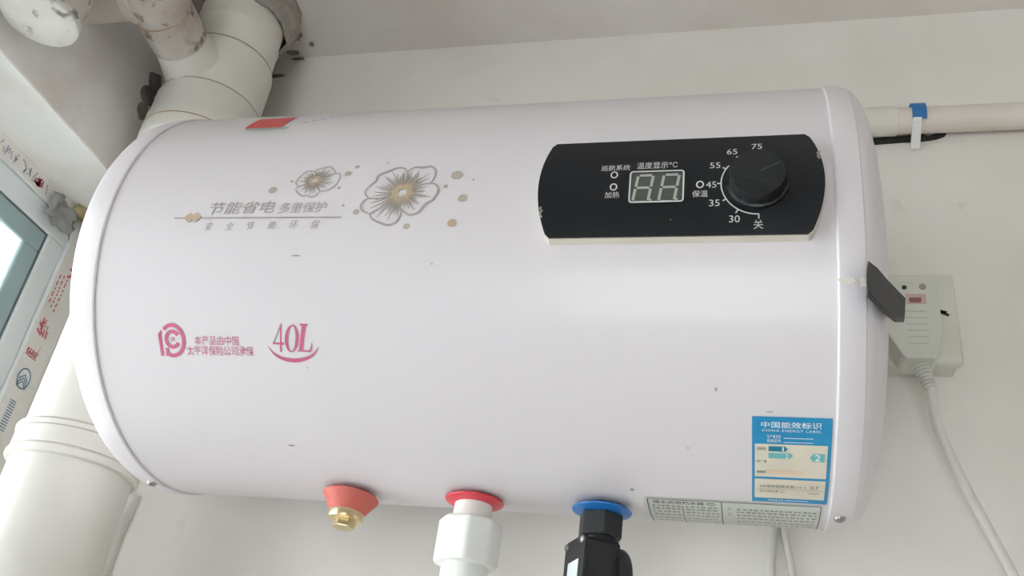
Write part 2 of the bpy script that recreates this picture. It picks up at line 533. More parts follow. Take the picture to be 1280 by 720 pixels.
part('red_lettering', tg.map(on_film_top), 'film_red', win, smooth=False)
tg = G()
for k in range(30):
    u = -0.168 + k * 0.0024 + random.uniform(-.002, .002)
    tg.stroke([(u, 0.178 + random.uniform(0, .013)), (u + random.uniform(-.004, .004), 0.178 + random.uniform(0, .013))], 0.0016)
part('grey_lettering', tg.map(on_film_top), 'film_mauve', win, smooth=False)
# crumpled loose end of the film and foam in the corner
g = G()
vs, fs = [], []
for i in range(8):
    for j in range(7):
        y = -0.093 + 0.042 * i / 7; z = 0.1575 + 0.030 * j / 6
        vs.append((XW + 0.003 + 0.006 * random.random() + 0.004 * math.sin(i * 1.3) , y + 0.003 * random.uniform(-1, 1), z + 0.003 * random.uniform(-1, 1) - 0.006 * (i > 5)))
for i in range(7):
    for j in range(6):
        fs.append((i*7+j, (i+1)*7+j, (i+1)*7+j+1, i*7+j+1))
g.add(vs, fs)
fl = part('film_flap', g, 'film_grey', win)
sd = fl.modifiers.new('thickness', 'SOLIDIFY'); sd.thickness = 0.0006
def lump(c, rx, ry, rz, seed):
    rnd = random.Random(seed)
    g = G(); vs = []; fs = []
    nu, nv = 14, 8
    for i in range(nv + 1):
        t = PI * i / nv
        for k in range(nu):
            a = 2 * PI * k / nu
            q = 1 + 0.22 * rnd.uniform(-1, 1) * math.sin(t)
            vs.append((c[0] + rx*q*math.sin(t)*math.cos(a), c[1] + ry*q*math.sin(t)*math.sin(a), c[2] + rz*q*math.cos(t)))
    for i in range(nv):
        for k in range(nu):
            fs.append((i*nu+k, i*nu+(k+1) % nu, (i+1)*nu+(k+1) % nu, (i+1)*nu+k))
    return g.add(vs, fs)
g = G()
for k, (c, rx, ry, rz) in enumerate([((-0.522, -0.046, 0.190), 0.006, 0.012, 0.008), ((-0.515, -0.026, 0.183), 0.008, 0.014, 0.010),
                                     ((-0.522, -0.014, 0.166), 0.006, 0.011, 0.012), ((-0.505, -0.014, 0.193), 0.010, 0.011, 0.006)]):
    q = lump(c, rx, ry, rz, k)
    g.add(q.v, q.f)
part('foam_sealant', g, 'foam', win)

# frame and glass of the added light opening behind the camera, out of view
light_op = thing('light_opening', None, None, ((RA + RB) / 2, Y1 - 0.06, RZ0), kind='structure')
mdo = Matrix(((0, 1, 0, 0), (1, 0, 0, Y1 - 0.06), (0, 0, 1, 0), (0, 0, 0, 1)))
g = rect_frame(-0.03, 0.03, RA, RB, RZ0, RZ1, 0.05)
part('light_opening_frame', g.map(lambda p: mdo @ Vector(p)), 'frame', light_op, smooth=False)
part('glass_pane', G().box(RA + 0.05, RB - 0.05, Y1 - 0.063, Y1 - 0.057, RZ0 + 0.05, RZ1 - 0.05), 'glass', light_op, smooth=False)

# ================================================================== water heater
XA, XB = -0.23, 0.23              # seams between drum and end caps
heater = thing('water_heater', 'white horizontal cylindrical water heater with black control panel on the wall', 'water heater', (0, YC, -R))
mxx = frame_at((0, YC, 0), (1, 0, 0), (0, -1, 0))
drum = part('drum', G().lathe([(R, XA - 0.004), (R, XA), (R, -0.1), (R, 0.0), (R, 0.1), (R, XB), (R, XB + 0.004)], 160, mxx), 'shell', heater, angle=60)
# left and right end caps: flange then dome
dome = []
for k in range(1, 17):
    t = PI / 2 * k / 16
    dome.append((0.1458 * math.cos(t) ** 0.72, 0.021 * math.sin(t)))
def cap_prof(x0, w, sgn):
    pr = [(R - 0.002, x0 - sgn*0.0004), (R + 0.0009, x0), (R + 0.0014, x0 + sgn*0.001), (R + 0.0012, x0 + sgn*w*0.5), (R - 0.0004, x0 + sgn*(w - 0.0006)), (R - 0.0011, x0 + sgn*w)]
    pr += [(r, x0 + sgn*(w + d)) for r, d in dome]
    return pr
capr = part('end_cap', G().lathe(cap_prof(XB, 0.015, 1)[:-1], 160, mxx, cap0=False), 'cap', heater, angle=25)
capl = part('end_cap', G().lathe(cap_prof(XA, 0.0179, -1)[:-1], 160, mxx, cap0=False), 'cap', heater, angle=25)
part('tan_stain', G().poly(blob(0.2352, -0.0645, 0.0042, 0.0022, 12, .4, 3)).poly(blob(0.2425, -0.0655, 0.0018, 0.003, 12, .4, 4)).map(onto_drum(R + 0.0018)), 'stain', capr, smooth=False)
def screw(x, deg, par):
    t = math.radians(deg)
    n = Vector((0, -math.cos(t), math.sin(t)))
    p = Vector((x, YC, 0)) + n * (R + 0.0008)
    g = G().lathe([(0.0037, 0), (0.0035, 0.0012), (0.0027, 0.0022), (0.0013, 0.0027), (0.0002, 0.0028)], 20, frame_at(p, n))
    part('screw', g, 'steel', par)
screw(0.2365, -89, capr)
screw(-0.2365, -90, capl)
# black rubber tab wrapped round the dome of the right cap
tq = Vector((0.5145, 0.8575, 0)); nq = Vector((0.8575, -0.5145, 0))
mxt = Matrix((tq, Vector((0, 0, 1)), Vector((-0.05, -0.998, 0)))).transposed().to_4x4()
mxt.translation = Vector((0.2489, -0.3096, 0))
part('rubber_tab', G().prism([(-0.0112, -0.0636), (-0.0088, -0.0572), (0.0023, -0.0556), (0.0143, -0.0568), (0.0362, -0.0569), (0.0323, -0.0712), (0.0202, -0.0772), (0.0060, -0.0788), (-0.0130, -0.0780)], -0.0065, 0.0, mxt),
     'black_rough', heater, smooth=False, bevel=0.0007, label='black rubber tab')

# ---------------------------------------------------------------- printing on the drum
DR = onto_drum(R)
EPS = 0.0003
def printed(name, g, m, par=drum, label=None, lift=EPS, rr=R):
    g.map(onto_drum(rr + lift))
    o = part(name, g, m, par, smooth=False, label=label)
    o['flat'] = 1
    return o

# flowers, traced as flat artwork (x right, y down, units of the tracing)
BIG = [[(810,110),(845,82),(875,80),(905,84),(950,78),(982,102),(990,150),(975,190)],
       [(975,190),(1010,200),(1028,240),(1005,290),(965,315),(930,360),(880,372),(840,350),(825,335)],
       [(825,345),(822,380),(800,412),(760,426),(700,410),(655,390),(635,362)],
       [(635,362),(590,345),(572,318),(582,288),(612,272)],
       [(612,272),(580,240),(590,205),(630,165),(635,130),(690,102),(740,80),(785,84),(810,110)]]
BCL = [[(810,110),(815,150),(806,205)], [(975,190),(905,200),(850,222)], [(825,345),(808,310),(815,290)], [(635,362),(700,325),(760,275)], [(612,272),(700,275),(768,258)]]
SMALL = [[(240,120),(237,98),(285,84),(320,78),(350,98),(372,125)],
         [(372,127),(402,132),(410,170),(397,205),(372,228),(340,242),(305,242)],
         [(303,242),(290,268),(262,279),(230,268),(200,270),(165,250),(145,226),(155,208)],
         [(155,208),(130,182),(140,155),(160,120),(190,104),(218,106),(240,120)]]
SCL = [[(240,120),(262,135),(258,160)], [(372,127),(320,140),(270,165)], [(303,242),(280,210),(262,190)], [(155,208),(200,195),(236,182)]]
def flower(outl, clefts, cx, cy, ox, oy, u0, v0, ku, kv, wline, prefix):
    P = lambda q: (u0 + (q[0]-ox) * ku, v0 - (q[1]-oy) * kv)
    g = G()
    for pet in outl:
        c = catmull(pet, False, 6)
        n = len(c)
        g.stroke([P(q) for q in c], [wline * (0.55 + 0.5 * math.sin(PI * i / (n-1))) for i in range(n)])
    for cl in clefts:
        c = catmull(cl, False, 5)
        g.stroke([P(q) for q in c], [wline * (0.9 - 0.7 * i / (len(c)-1)) for i in range(len(c))])
    printed(prefix + 'flower_outline', g, 'grey_print')
    full = [q for pet in outl for q in catmull(pet, False, 6)]
    rays, core = G(), G()
    nr = 52
    rnd = random.Random(len(full))
    for k in range(nr):
        a = 2 * PI * (k + 0.3 * rnd.random()) / nr
        best = min(full, key=lambda q: abs((math.atan2(q[1]-oy, q[0]-ox) - a + PI) % (2*PI) - PI))
        L = math.hypot(best[0]-ox, best[1]-oy)
        f0 = 0.22 + 0.1 * rnd.random(); f1 = (0.60, 0.84, 0.72)[k % 3] + 0.08 * rnd.random()
        bend = rnd.uniform(-0.06, 0.06)
        pts = [(ox + math.cos(a + bend * t * t) * L * (f0 + (f1-f0)*t), oy + math.sin(a + bend * t * t) * L * (f0 + (f1-f0)*t)) for t in (0, .33, .66, 1)]
        rays.stroke([P(q) for q in pts], [wline*0.62, wline*0.56, wline*0.48, wline*0.2])
        f2 = 0.30 + 0.12 * rnd.random()
        pts = [(ox + math.cos(a) * L * t, oy + math.sin(a) * L * t) for t in (0.13, 0.22, f2)]
        core.stroke([P(q) for q in pts], [wline*0.45, wline*0.62, wline*0.15])
    printed(prefix + 'flower_vein', rays, 'vein', lift=EPS*1.2)
    printed(prefix + 'flower_centre', core, 'brown_print', lift=EPS*1.4)
flower(BIG, BCL, 0, 0, 812, 243, -0.0239, -0.0046, 0.0001068, 0.0001253, 0.0015, 'large_')
flower(SMALL, SCL, 0, 0, 248, 172, -0.0863, 0.0073, 0.0001068, 0.0001253, 0.00095, 'small_')
for i, (u, v, r) in enumerate([(-0.1137, 0.0004, 5), (-0.102, 0.0072, 2), (-0.0644, 0.0125, 3.7), (-0.0592, 0.018, 3), (-0.0674, 0.0006, 2), (-0.0618, -0.0129, 1.8),
                  (-0.0522, -0.0178, 3.5), (-0.0176, -0.0285, 3.6), (0.0093, 0.008, 6.4), (0.0157, -0.01, 5), (0.0113, -0.0269, 5.3),
                  (0.0037, -0.0007, 2.6), (-0.0391, 0.0206, 1.5), (0.0208, 0.0037, 1.5)]):
    n = 18; a0 = 0.35
    rr = r * 0.00053
    pts = []
    for k in range(n):
        a = 2*PI*k/n
        x, y = rr*1.08*math.cos(a), rr*0.95*math.sin(a)
        pts.append((u + x*math.cos(a0) - y*math.sin(a0), v + x*math.sin(a0) + y*math.cos(a0)))
    printed('printed_dot', G().poly(pts), 'brown_print' if i == 10 else 'taupe')
printed('slogan_lettering', G().text('节能省电', -0.1552, -0.1088, -0.0172, -0.0080, shear=0.18, bold=0.006).text('多重保护', -0.1058, -0.0725, -0.0176, -0.0098, shear=0.15), 'grey_print')
printed('slogan_line', G().stroke([(-0.1795, -0.0193), (-0.12, -0.0203), (-0.0612, -0.0214)], 0.0010), 'grey_print')
g = G()
for du in (-0.0022, 0.0026):
    g.poly([(-0.1661+du-0.0042, -0.0192), (-0.1661+du, -0.0230), (-0.1661+du+0.0042, -0.0192), (-0.1661+du, -0.0154)], du * 0.02)
printed('slogan_diamond', g, 'brown_print', lift=EPS*1.5)
g = G()
for k, ch in enumerate('安全节能环保'):
    u = -0.1530 + k * 0.01495
    g.text(ch, u - 0.0026, u + 0.0030, -0.0286, -0.0230, shear=0.25)
printed('slogan_lettering', g, 'grey_print')

# insurance mark: P and C rings, two lines of text, and the 40L mark
def lg(x, y):                      # tracing (5.333 per px, origin 180,390) -> (u, v)
    px, py = 180 + x/5.333, 390 + y/5.333
    return (-0.1736 + (px - 214.5) * 0.00058, -0.0888 - (py - 404) * 0.00053)
g = G()
def larc(cx, cy, rx, ry, a0, a1, w, n=26):
    pts = [lg(cx + rx*math.cos(math.radians(a0+(a1-a0)*k/n)), cy - ry*math.sin(math.radians(a0+(a1-a0)*k/n))) for k in range(n+1)]
    g.stroke(pts, w * 0.000104)
larc(188, 182, 42, 50, 30, 330, 24)
larc(186, 190, 76, 100, 135, -122, 24)
g.poly([lg(93, 150), lg(116, 120), lg(122, 292), lg(102, 296)])
g.poly([lg(136, 236), lg(156, 240), lg(158, 292), lg(138, 294)])
printed('insurance_emblem', g, 'magenta')
printed('insurance_lettering', G().text('保', *[lg(172, 0)[0], lg(204, 0)[0]], *[lg(0, 198)[1], lg(0, 165)[1]]), 'magenta')
printed('insurance_lettering', G().text('本产品由中国', -0.1575, -0.1262, -0.1030, -0.0970).text('太平洋保险公司承保', -0.1635, -0.1165, -0.1098, -0.1034), 'magenta')
def fl(x, y):
    px, py = 180 + x/5.333, 390 + y/5.333
    return (-0.1028 + (px - 341) * 0.000535, -0.0885 - (py - 404) * 0.0005)
g, g2 = G(), G()
ux = 0.0001
g2.stroke([fl(921, 80), fl(864, 208)], 9*ux)
g.poly([fl(858, 204), fl(934, 206), fl(934, 221), fl(860, 217)])
g.stroke([fl(920, 80), fl(910, 268)], 12*ux)
n = 40
ps, ws = [], []
for k in range(n):
    a = 2*PI*k/n
    ps.append(fl(990 + 36*math.cos(a) - 8*math.sin(a)*-1, 178 - 88*math.sin(a)))
    ws.append((7 + 15*abs(math.cos(a))**1.5) * ux)
g.stroke(ps, ws, True)
g.poly([fl(1060, 88), fl(1090, 88), fl(1060, 256), fl(1034, 256)])
g.poly([fl(1048, 78), fl(1100, 80), fl(1099, 92), fl(1047, 90)])
g.poly([fl(1026, 254), fl(1112, 256), fl(1110, 268), fl(1025, 264)])
g.stroke([fl(1124, 204), fl(1116, 240), fl(1106, 262)], [3*ux, 10*ux, 16*ux])
sw = catmull([fl(825, 230), fl(862, 280), fl(920, 314), fl(1000, 326), fl(1080, 310), fl(1135, 275), fl(1168, 230)], False, 8)
g.stroke(sw, [(2 + 24*math.sin(PI*i/(len(sw)-1))**1.3) * ux for i in range(len(sw))])
printed('capacity_mark', g, 'magenta')
printed('capacity_mark', g2, 'grey_print')

# red sticker on the top of the drum, with its grey text
printed('red_sticker', G().rect(-0.1640, -0.1345, 0.0740, 0.100, nv=8), 'red_sticker', label='red sticker')
g = G().rect(-0.1640, -0.1275, 0.0665, 0.0735, nv=3)
printed('sticker_margin', g, 'plate')
g = G()
for v in (0.0722, 0.0698):
    u = -0.161
    while u < -0.130:
        w = random.uniform(.001, .003); g.rect(u, u + w, v - 0.0006, v + 0.0006, nv=1); u += w + 0.0008
u = -0.121
for k in range(7):
    g.stroke([(u, 0.080 + k*0.0035), (u + 0.004, 0.081 + k*0.0035)], 0.0012); u += 0.0052
printed('sticker_lettering', g, 'soft_ink', lift=EPS*2)
# a few scuffs and specks
g = G()
for u, v, w, h in [(-0.1043, -0.1755, .0022, .0009), (-0.123, -0.1054, .0022, .0008), (-0.0883, -0.0466, .003, .0005), (-0.0804, -0.1166, .0004, .0006),
                   (0.1661, -0.1247, .0007, .0014), (0.1949, -0.1376, .002, .0005), (0.1141, -0.2054, .0016, .0014), (0.001, -0.0526, .0006, .0006), (0.1497, -0.1642, .0009, .0005)]:
    printed('scuff_mark', G().poly(blob(u, v, w, h, 8, .35, int(abs(u)*1e4))), 'ring_grey')

# ---------------------------------------------------------------- energy label
lab = [-0.1406, -0.1594, -0.1852, -0.2068, -0.2118]
def ev(f):                         # fraction down the label -> arc length
    xs = [0, 0.32, 0.69, 0.95, 1.0]
    for i in range(4):
        if f <= xs[i+1]:
            return lab[i] + (lab[i+1]-lab[i]) * (f - xs[i]) / (xs[i+1]-xs[i])
    return lab[-1]
EU0, EU1 = 0.1855, 0.2282
def eu(f): return EU0 + (EU1-EU0) * f
def erect(g, a, b, c, d): return g.rect(eu(a), eu(b), ev(d), ev(c), nv=max(1, int((d-c)*16)))
elab = printed('energy_label', G().rect(EU0, EU1, lab[-1], lab[0], nv=16), 'blue', heater, label='blue and cream energy label')
for c_, d_ in ((.315, .69), (.715, .95)):
    printed('label_panel', erect(G(), .035, .955, c_, d_), 'cream', elab, lift=EPS*1.6)
def etext(t_, a_, b_, c_, d_, m_, **k):
    printed('label_lettering', G().text(t_, eu(a_), eu(b_), ev(d_), ev(c_), **k), m_, elab, lift=EPS*2.2)
etext('中国能效标识', .115, .87, .055, .125, 'label_white', bold=0.008)
etext('CHINA ENERGY LABEL', .125, .87, .14, .168, 'label_white', space=1.2)
etext('生产者名称', .19, .365, .205, .245, 'label_white')
etext('规格型号', .19, .365, .255, .295, 'label_white')
etext('依据国家标准', .21, .42, .962, .985, 'label_white')
for q_ in ((.40, .77, .236, .243), (.40, .77, .286, .293), (.44, .75, .970, .976)):
    printed('label_rule', erect(G(), *q_), 'label_white', elab, lift=EPS*2.2)
def arrow(g, a, b, c, d, tip):
    m = (c + d) / 2
    if tip > 0: g.poly([(eu(a), ev(d)), (eu(b-.035), ev(d)), (eu(b), ev(m)), (eu(b-.035), ev(c)), (eu(a), ev(c))])
    else: g.poly([(eu(a), ev(m)), (eu(a+.045), ev(d)), (eu(b), ev(d)), (eu(b), ev(c)), (eu(a+.045), ev(c))])
g = G(); arrow(g, .21, .455, .338, .392, 1); printed('label_arrow', g, 'teal', elab, lift=EPS*2.2)
for ar in ((.21, .515, .408, .468, 1), (.735, .925, .402, .492, -1)):
    g = G(); arrow(g, *ar); printed('label_arrow', g, 'teal_light', elab, lift=EPS*2.2)
g = G(); erect(g, .21, .66, .605, .655); printed('label_bar', g, 'peach', elab, lift=EPS*2.2)
for n_, a_, b_, c_, d_ in (('1', .385, .405, .388, .345), ('2', .43, .46, .462, .415), ('2', .80, .87, .483, .411)):
    printed('label_numeral', G().text(n_, eu(a_), eu(b_), ev(c_), ev(d_), bold=0.01), 'label_white', elab, lift=EPS*3)
etext('耗能低', .065, .18, .347, .383, 'ink')
etext('耗能高', .065, .18, .614, .650, 'ink')
etext('中', .065, .095, .49, .525, 'ink')
etext('等', .155, .185, .49, .525, 'ink')
etext('24h固有能耗系数', .10, .56, .778, .815, 'ink')
etext('( ε )', .58, .70, .785, .815, 'ink')
etext('0.7', .77, .87, .778, .815, 'ink')
etext('热水输出率', .10, .35, .845, .875, 'ink')
etext('(μ)', .37, .43, .848, .878, 'ink')
for q_ in ((.06, .92, .828, .834), (.74, .88, .860, .876)):
    printed('label_rule', erect(G(), *q_), 'taupe', elab, lift=EPS*2.2)

# ---------------------------------------------------------------- rating plate at the underside
def deg(d): return math.radians(d) * R
plate = printed('rating_plate', G().rect(0.1196, 0.2262, deg(-112), deg(-83.3), nv=14), 'plate', heater, label='grey printed rating plate')
g = G()
g.text('储水式电热水器', 0.1255, 0.1570, deg(-86.3), deg(-84.5), bold=0.01)
g.ring(0.1612, deg(-85.4), 0.0024, 0.0005, rv=0.0017); g.text('CC', 0.1598, 0.1625, deg(-85.9), deg(-84.9))
g.rect(0.1222, 0.1229, deg(-108), deg(-83.8), nv=10)
g.rect(0.1672, 0.1678, deg(-108), deg(-83.9), nv=10)
g.rect(0.1435, 0.1440, deg(-108), deg(-87.3), nv=10)
g.rect(0.1222, 0.2255, deg(-84.0), deg(-83.75))
g.rect(0.2250, 0.2255, deg(-108), deg(-83.8), nv=10)
printed('plate_lettering', g, 'ink', plate, lift=EPS*1.6)
g = G()
for d in (-87.6, -89.4, -91.6, -94.2, -97.6, -101.5):
    for (a, b) in ((0.1250, 0.1425), (0.1455, 0.1655), (0.1765, 0.2235)):
        u = a
        while u < b:
            w = random.uniform(.0012, .0030)
            g.rect(u, min(u + w, b), deg(d - 0.45), deg(d + 0.45)); u += w + random.uniform(.0006, .0016)
g.text('产', 0.1708, 0.1732, deg(-88.6), deg(-86.8)); g.text('品', 0.1708, 0.1732, deg(-92.4), deg(-90.2))
printed('plate_lettering', g, 'soft_ink', plate, lift=EPS*1.6)

# ---------------------------------------------------------------- control panel
RP = R + 0.008
def raise_uv(p):                   # same print, scaled to the raised face
    u, v = p[0], p[1]
    return (0.00084 + 0.9954*u + 0.00095*v, -0.00159 + 0.9864*v - 0.125*v*v, p[2])
panel = None
def plate_solid(grow, h0, h1, rr, ks=1.0, drop=0.0):
    rows = []
    N = 26
    vt, vb = 0.0264 + grow, -0.0411 - grow
    for i in range(N + 1):
        v = vb + (vt - vb) * i / N
        s_ = (v - (-0.0075)) / 0.0338
        bul = 1 - min(1, s_*s_)
        uL = 0.0700 + 0.0010 * (1 - i / N) - 0.0068 * bul - grow
        uR = 0.2165 + 0.0082 * bul + grow
        if i in (0, N): uL += 0.0015; uR -= 0.0015
        rows.append((v, uL, uR))
    vs, fs = [], []
    K = 2
    for h in (h0, h1):
        for v, a, b in rows:
            for j in range(K + 1):
                vs.append((a + (b - a) * j / K, v, h))
    n = (N + 1) * (K + 1)
    for i in range(N):
        for j in range(K):
            q = i*(K+1)+j
            fs.append((q, q+K+1, q+K+2, q+1))
            fs.append((n+q, n+q+1, n+q+K+2, n+q+K+1))
    def side(idx):
        for a, b in zip(idx, idx[1:]):
            fs.append((a, b, n+b, n+a))
    loop = [j for j in range(K+1)] + [i*(K+1)+K for i in range(1, N+1)] + [N*(K+1)+j for j in range(K-1, -1, -1)] + [i*(K+1) for i in range(N-1, -1, -1)]
    side(loop)
    g = G().add(vs, fs)
    g.map(raise_uv)
    if ks != 1.0: g.map(lambda p: (p[0], p[1] * ks - (drop if p[1] < -0.035 and p[2] < 0.003 else 0), p[2]))
    return g.map(onto_drum(rr))
bez = part('panel_bezel', plate_solid(0.0006, -0.002, 0.0063, R, R / RP, 0.0016), 'bezel', heater, label='cream bezel under the black panel')
panel = part('control_panel', plate_solid(0.0, -0.0018, 0.0, RP), 'black', heater, label='black control panel face')
def pp(name, g, m, lift=EPS, par=None, label=None):
    g.map(raise_uv)
    return printed(name, g, m, par or panel, label, lift, RP)
# display
D0, D1, E0, E1 = 0.1179, 0.1482, -0.0205, 0.0004
pp('display_window', G().rect(D0 + 0.0006, D1 - 0.0006, E0 + 0.0006, E1 - 0.0006, nv=4), 'display', EPS)
fr = []
for (cx, cy, a0) in ((D1 - .0016, E1 - .0016, 0), (D0 + .0016, E1 - .0016, 90), (D0 + .0016, E0 + .0016, 180), (D1 - .0016, E0 + .0016, 270)):
    for k in range(6):
        a = math.radians(a0 + 18 * k); fr.append((cx + .0016*math.cos(a), cy + .0016*math.sin(a)))
frd = []
for i in range(len(fr)):
    a, b = fr[i], fr[(i+1) % len(fr)]
    for k in range(4): frd.append((a[0] + (b[0]-a[0])*k/4, a[1] + (b[1]-a[1])*k/4))
pp('display_frame', G().stroke(frd, 0.0009, True), 'white_print', EPS*3)
g = G()
for x0 in (0.1196, 0.1343):
    y0, h, w = -0.0197, 0.0178, 0.0092
    sl = 0.0026
    def q(x, y): return (x0 + x * w + sl * y, y0 + y * h)
    for y in (0.5, 0.98):
        g.stroke([q(0.12, y), q(0.88, y)], 0.0016)
    for x in (0.03, 0.97):
        g.stroke([q(x, 0.03), q(x, 0.46)], 0.0016); g.stroke([q(x, 0.54), q(x, 0.95)], 0.0016)
    g.stroke([q(0.12, -0.01), q(0.88, -0.01)], 0.0007)
    g.disc(x0 + w + 0.0011, y0 + 0.0007, 0.0007)
pp('display_segment', g, 'segment', EPS*2)
for (u, v) in ((0.1083, -0.0009), (0.1084, -0.0095), (0.1574, -0.0095)):
    pp('indicator_ring', G().ring(u, v, 0.0018, 0.0008, rv=0.0021), 'white_print')
g = G()
g.text('巡航系统', 0.1003, 0.1172, 0.0022, 0.0064)
g.text('温度显示℃', 0.1212, 0.1445, 0.0028, 0.0078)
g.text('加热', 0.1036, 0.1121, -0.0170, -0.0128)
g.text('保温', 0.1532, 0.1618, -0.0178, -0.0136)
for s_, u, v in (('45', .1636, -.0098), ('55', .1656, .0037), ('65', .1749, .0137), ('75', .1886, .0172), ('35', .1655, -.0218), ('30', .1764, -.0319)):
    g.text(s_, u - .0029, u + .0029, v - .0021, v + .0021, bold=0.0)
g.text('关', .1891 - .0026, .1891 + .0026, -.0381, -.0328)
pp('panel_lettering', g, 'white_print')
KU, KV = 0.189, -0.0092
g = G()
g.arc(KU, KV, 0.0200, 142, 272, 0.0007, 50)
for a, l in ((180, .0022), (150, .0022), (211, .0022), (238, .0026)):
    c, s_ = math.cos(math.radians(a)), math.sin(math.radians(a))
    g.stroke([(KU + .0200*c, KV + .0200*s_), (KU + (.0200 + l)*c, KV + (.0200 + l)*s_)], 0.0008)
g.stroke([(KU + .0003, KV - .0198), (KU + .0004, KV - .0228)], 0.0007)
g.disc(0.1776, 0.0095, 0.0005)
pp('dial_scale', g, 'white_print')
g = G()
for k in range(5):
    g.poly(blob(0.2222 - 0.0008*(k % 2), 0.0112 - k*0.0011, .0009, .0009, 7, .4, 70 + k))
pp('scratch', g, 'soft_ink')
g = G()
for k in range(4):
    g.poly(blob(0.0665 + 0.0007*(k % 2), -0.0225 - k*0.0018, .0007, .0011, 7, .4, 80 + k))
pp('scratch', g, 'soft_ink')
pp('scratch', G().disc(0.1415, -0.0315, 0.0004), 'soft_ink')
# knob
KU, KV, _ = raise_uv((KU, KV, 0))
t = KV / RP
kn = Vector((0, -math.cos(t), math.sin(t)))
kp = Vector((KU, YC, 0)) + kn * RP
mk = frame_at(kp, kn, (0, 0, 1))
g = G()
vs, fs = [], []
n = 120
prof = [(0.0168, -0.0006), (0.0168, 0.0016), (0.0158, 0.0022), (0.0155, 0.0030), (0.0152, 0.0097), (0.0147, 0.0105)]
for r, z in prof:
    for k in range(n):
        a = 2*PI*k/n
        rr = r - (0.0003 if (k % 2 and 0.002 < z < 0.010) else 0)
        vs.append((rr*math.cos(a), rr*math.sin(a), z))
for i in range(len(prof)-1):
    for k in range(n):
        fs.append((i*n+k, i*n+(k+1) % n, (i+1)*n+(k+1) % n, (i+1)*n+k))
fs.append(tuple((len(prof)-1)*n+k for k in range(n)))
fs.append(tuple(range(n))[::-1])
g.add(vs, fs, mk)
knob = part('dial_knob', g, 'knob', heater, angle=30)
g = G()
a = math.radians(-62)
ru = Vector((math.cos(a), math.sin(a), 0))
pv = Vector((-ru.y, ru.x, 0))
g.box(0.002, 0.0135, -0.00022, 0.00022, 0.0103, 0.0107, mk @ Matrix((ru, pv, Vector((0, 0, 1)))).transposed().to_4x4())
part('pointer', g, 'pointer', knob, smooth=False)

# brushed knob top: fine radial anisotropy
kt = bpy.data.materials['knob_plastic'].node_tree
kb = kt.nodes['Principled BSDF']
kb.inputs['Roughness'].default_value = 0.36

# ================================================================== fittings under the heater
ZB = -R
# brass drain plug with its red rubber cone
dp = thing('drain_plug', 'brass drain plug with faded red rubber cone, under the left of the heater', 'plug', (-0.0805, -0.1695, ZB - 0.024))
tilt = Matrix.Translation((-0.0805, -0.1695, ZB)) @ Matrix.Rotation(math.radians(1.5), 4, 'Y') @ Matrix.Rotation(math.radians(-3), 4, 'X')
part('rubber_cone', G().lathe([(0.0095, 0.0004), (0.0100, -0.0030), (0.0184, -0.0026), (0.0194, -0.0036), (0.0190, -0.0048), (0.0156, -0.0095), (0.0130, -0.0134), (0.0120, -0.0150), (0.005, -0.0150)], 48, tilt), 'red_rubber', dp, label='faded red rubber cone')
part('threaded_collar', G().lathe([(0.0098, -0.0140), (0.0118, -0.0145), (0.0122, -0.0153), (0.0122, -0.0195), (0.0117, -0.0203), (0.007, -0.0206)], 36, tilt), 'brass', dp, label='brass collar')
hexp = lambda r, n=6, a0=0: [(r*math.cos(2*PI*k/n + a0), r*math.sin(2*PI*k/n + a0)) for k in range(n)]
part('hex_head', G().prism(hexp(0.0078, 6, 0.3), -0.0258, -0.0200, tilt), 'brass', dp, smooth=False, bevel=0.0008, label='brass hexagon head')

# white outlet union with red disc
px_, py_ = 0.0072, -0.1695
un = thing('pipe_union', 'white ribbed plastic pipe union under a bright red disc', 'pipe fitting', (px_, py_, ZB - 0.16))
mt = Matrix.Translation((px_, py_, ZB))
part('collar_disc', G().lathe([(0.008, -0.0012), (0.0190, -0.0012), (0.0196, -0.0019), (0.0192, -0.0027), (0.012, -0.0048), (0.009, -0.0050)], 56, mt), 'red_disc', un, label='red disc')
part('neck', G().lathe([(0.0124, 0.002), (0.0128, -0.0105), (0.0130, -0.022)], 40, mt, cap0=False), 'ppr', un)
nut = []
n = 96
for k in range(n):
    a = 2*PI*k/n + math.radians(12)
    ph = (2*PI*k/n) % (PI/4) - PI/8
    lob = min(0.0213 * math.cos(PI/8) / math.cos(ph), 0.0209)
    nut.append((lob*math.cos(a), lob*math.sin(a)))
g = G()
vs, fs = [], []
prof = [(0.80, -0.0158), (0.94, -0.0160), (1.0, -0.0176), (1.0, -0.0425), (0.96, -0.0446), (0.78, -0.0452)]
for s_, z in prof:
    for x, y in nut: vs.append((x*s_, y*s_, z))
for i in range(len(prof)-1):
    for k in range(n): fs.append((i*n+k, i*n+(k+1) % n, (i+1)*n+(k+1) % n, (i+1)*n+k))
fs += [tuple(range(n))[::-1], tuple((len(prof)-1)*n+k for k in range(n))]
part('union_nut', g.add(vs, fs, mt), 'ppr', un, angle=28)
part('lower_collar', G().lathe([(0.012, -0.044), (0.0150, -0.0446), (0.0152, -0.052), (0.0142, -0.0545), (0.0142, -0.075), (0.0125, -0.0765), (0.0122, -0.16)], 40, mt), 'ppr', un)

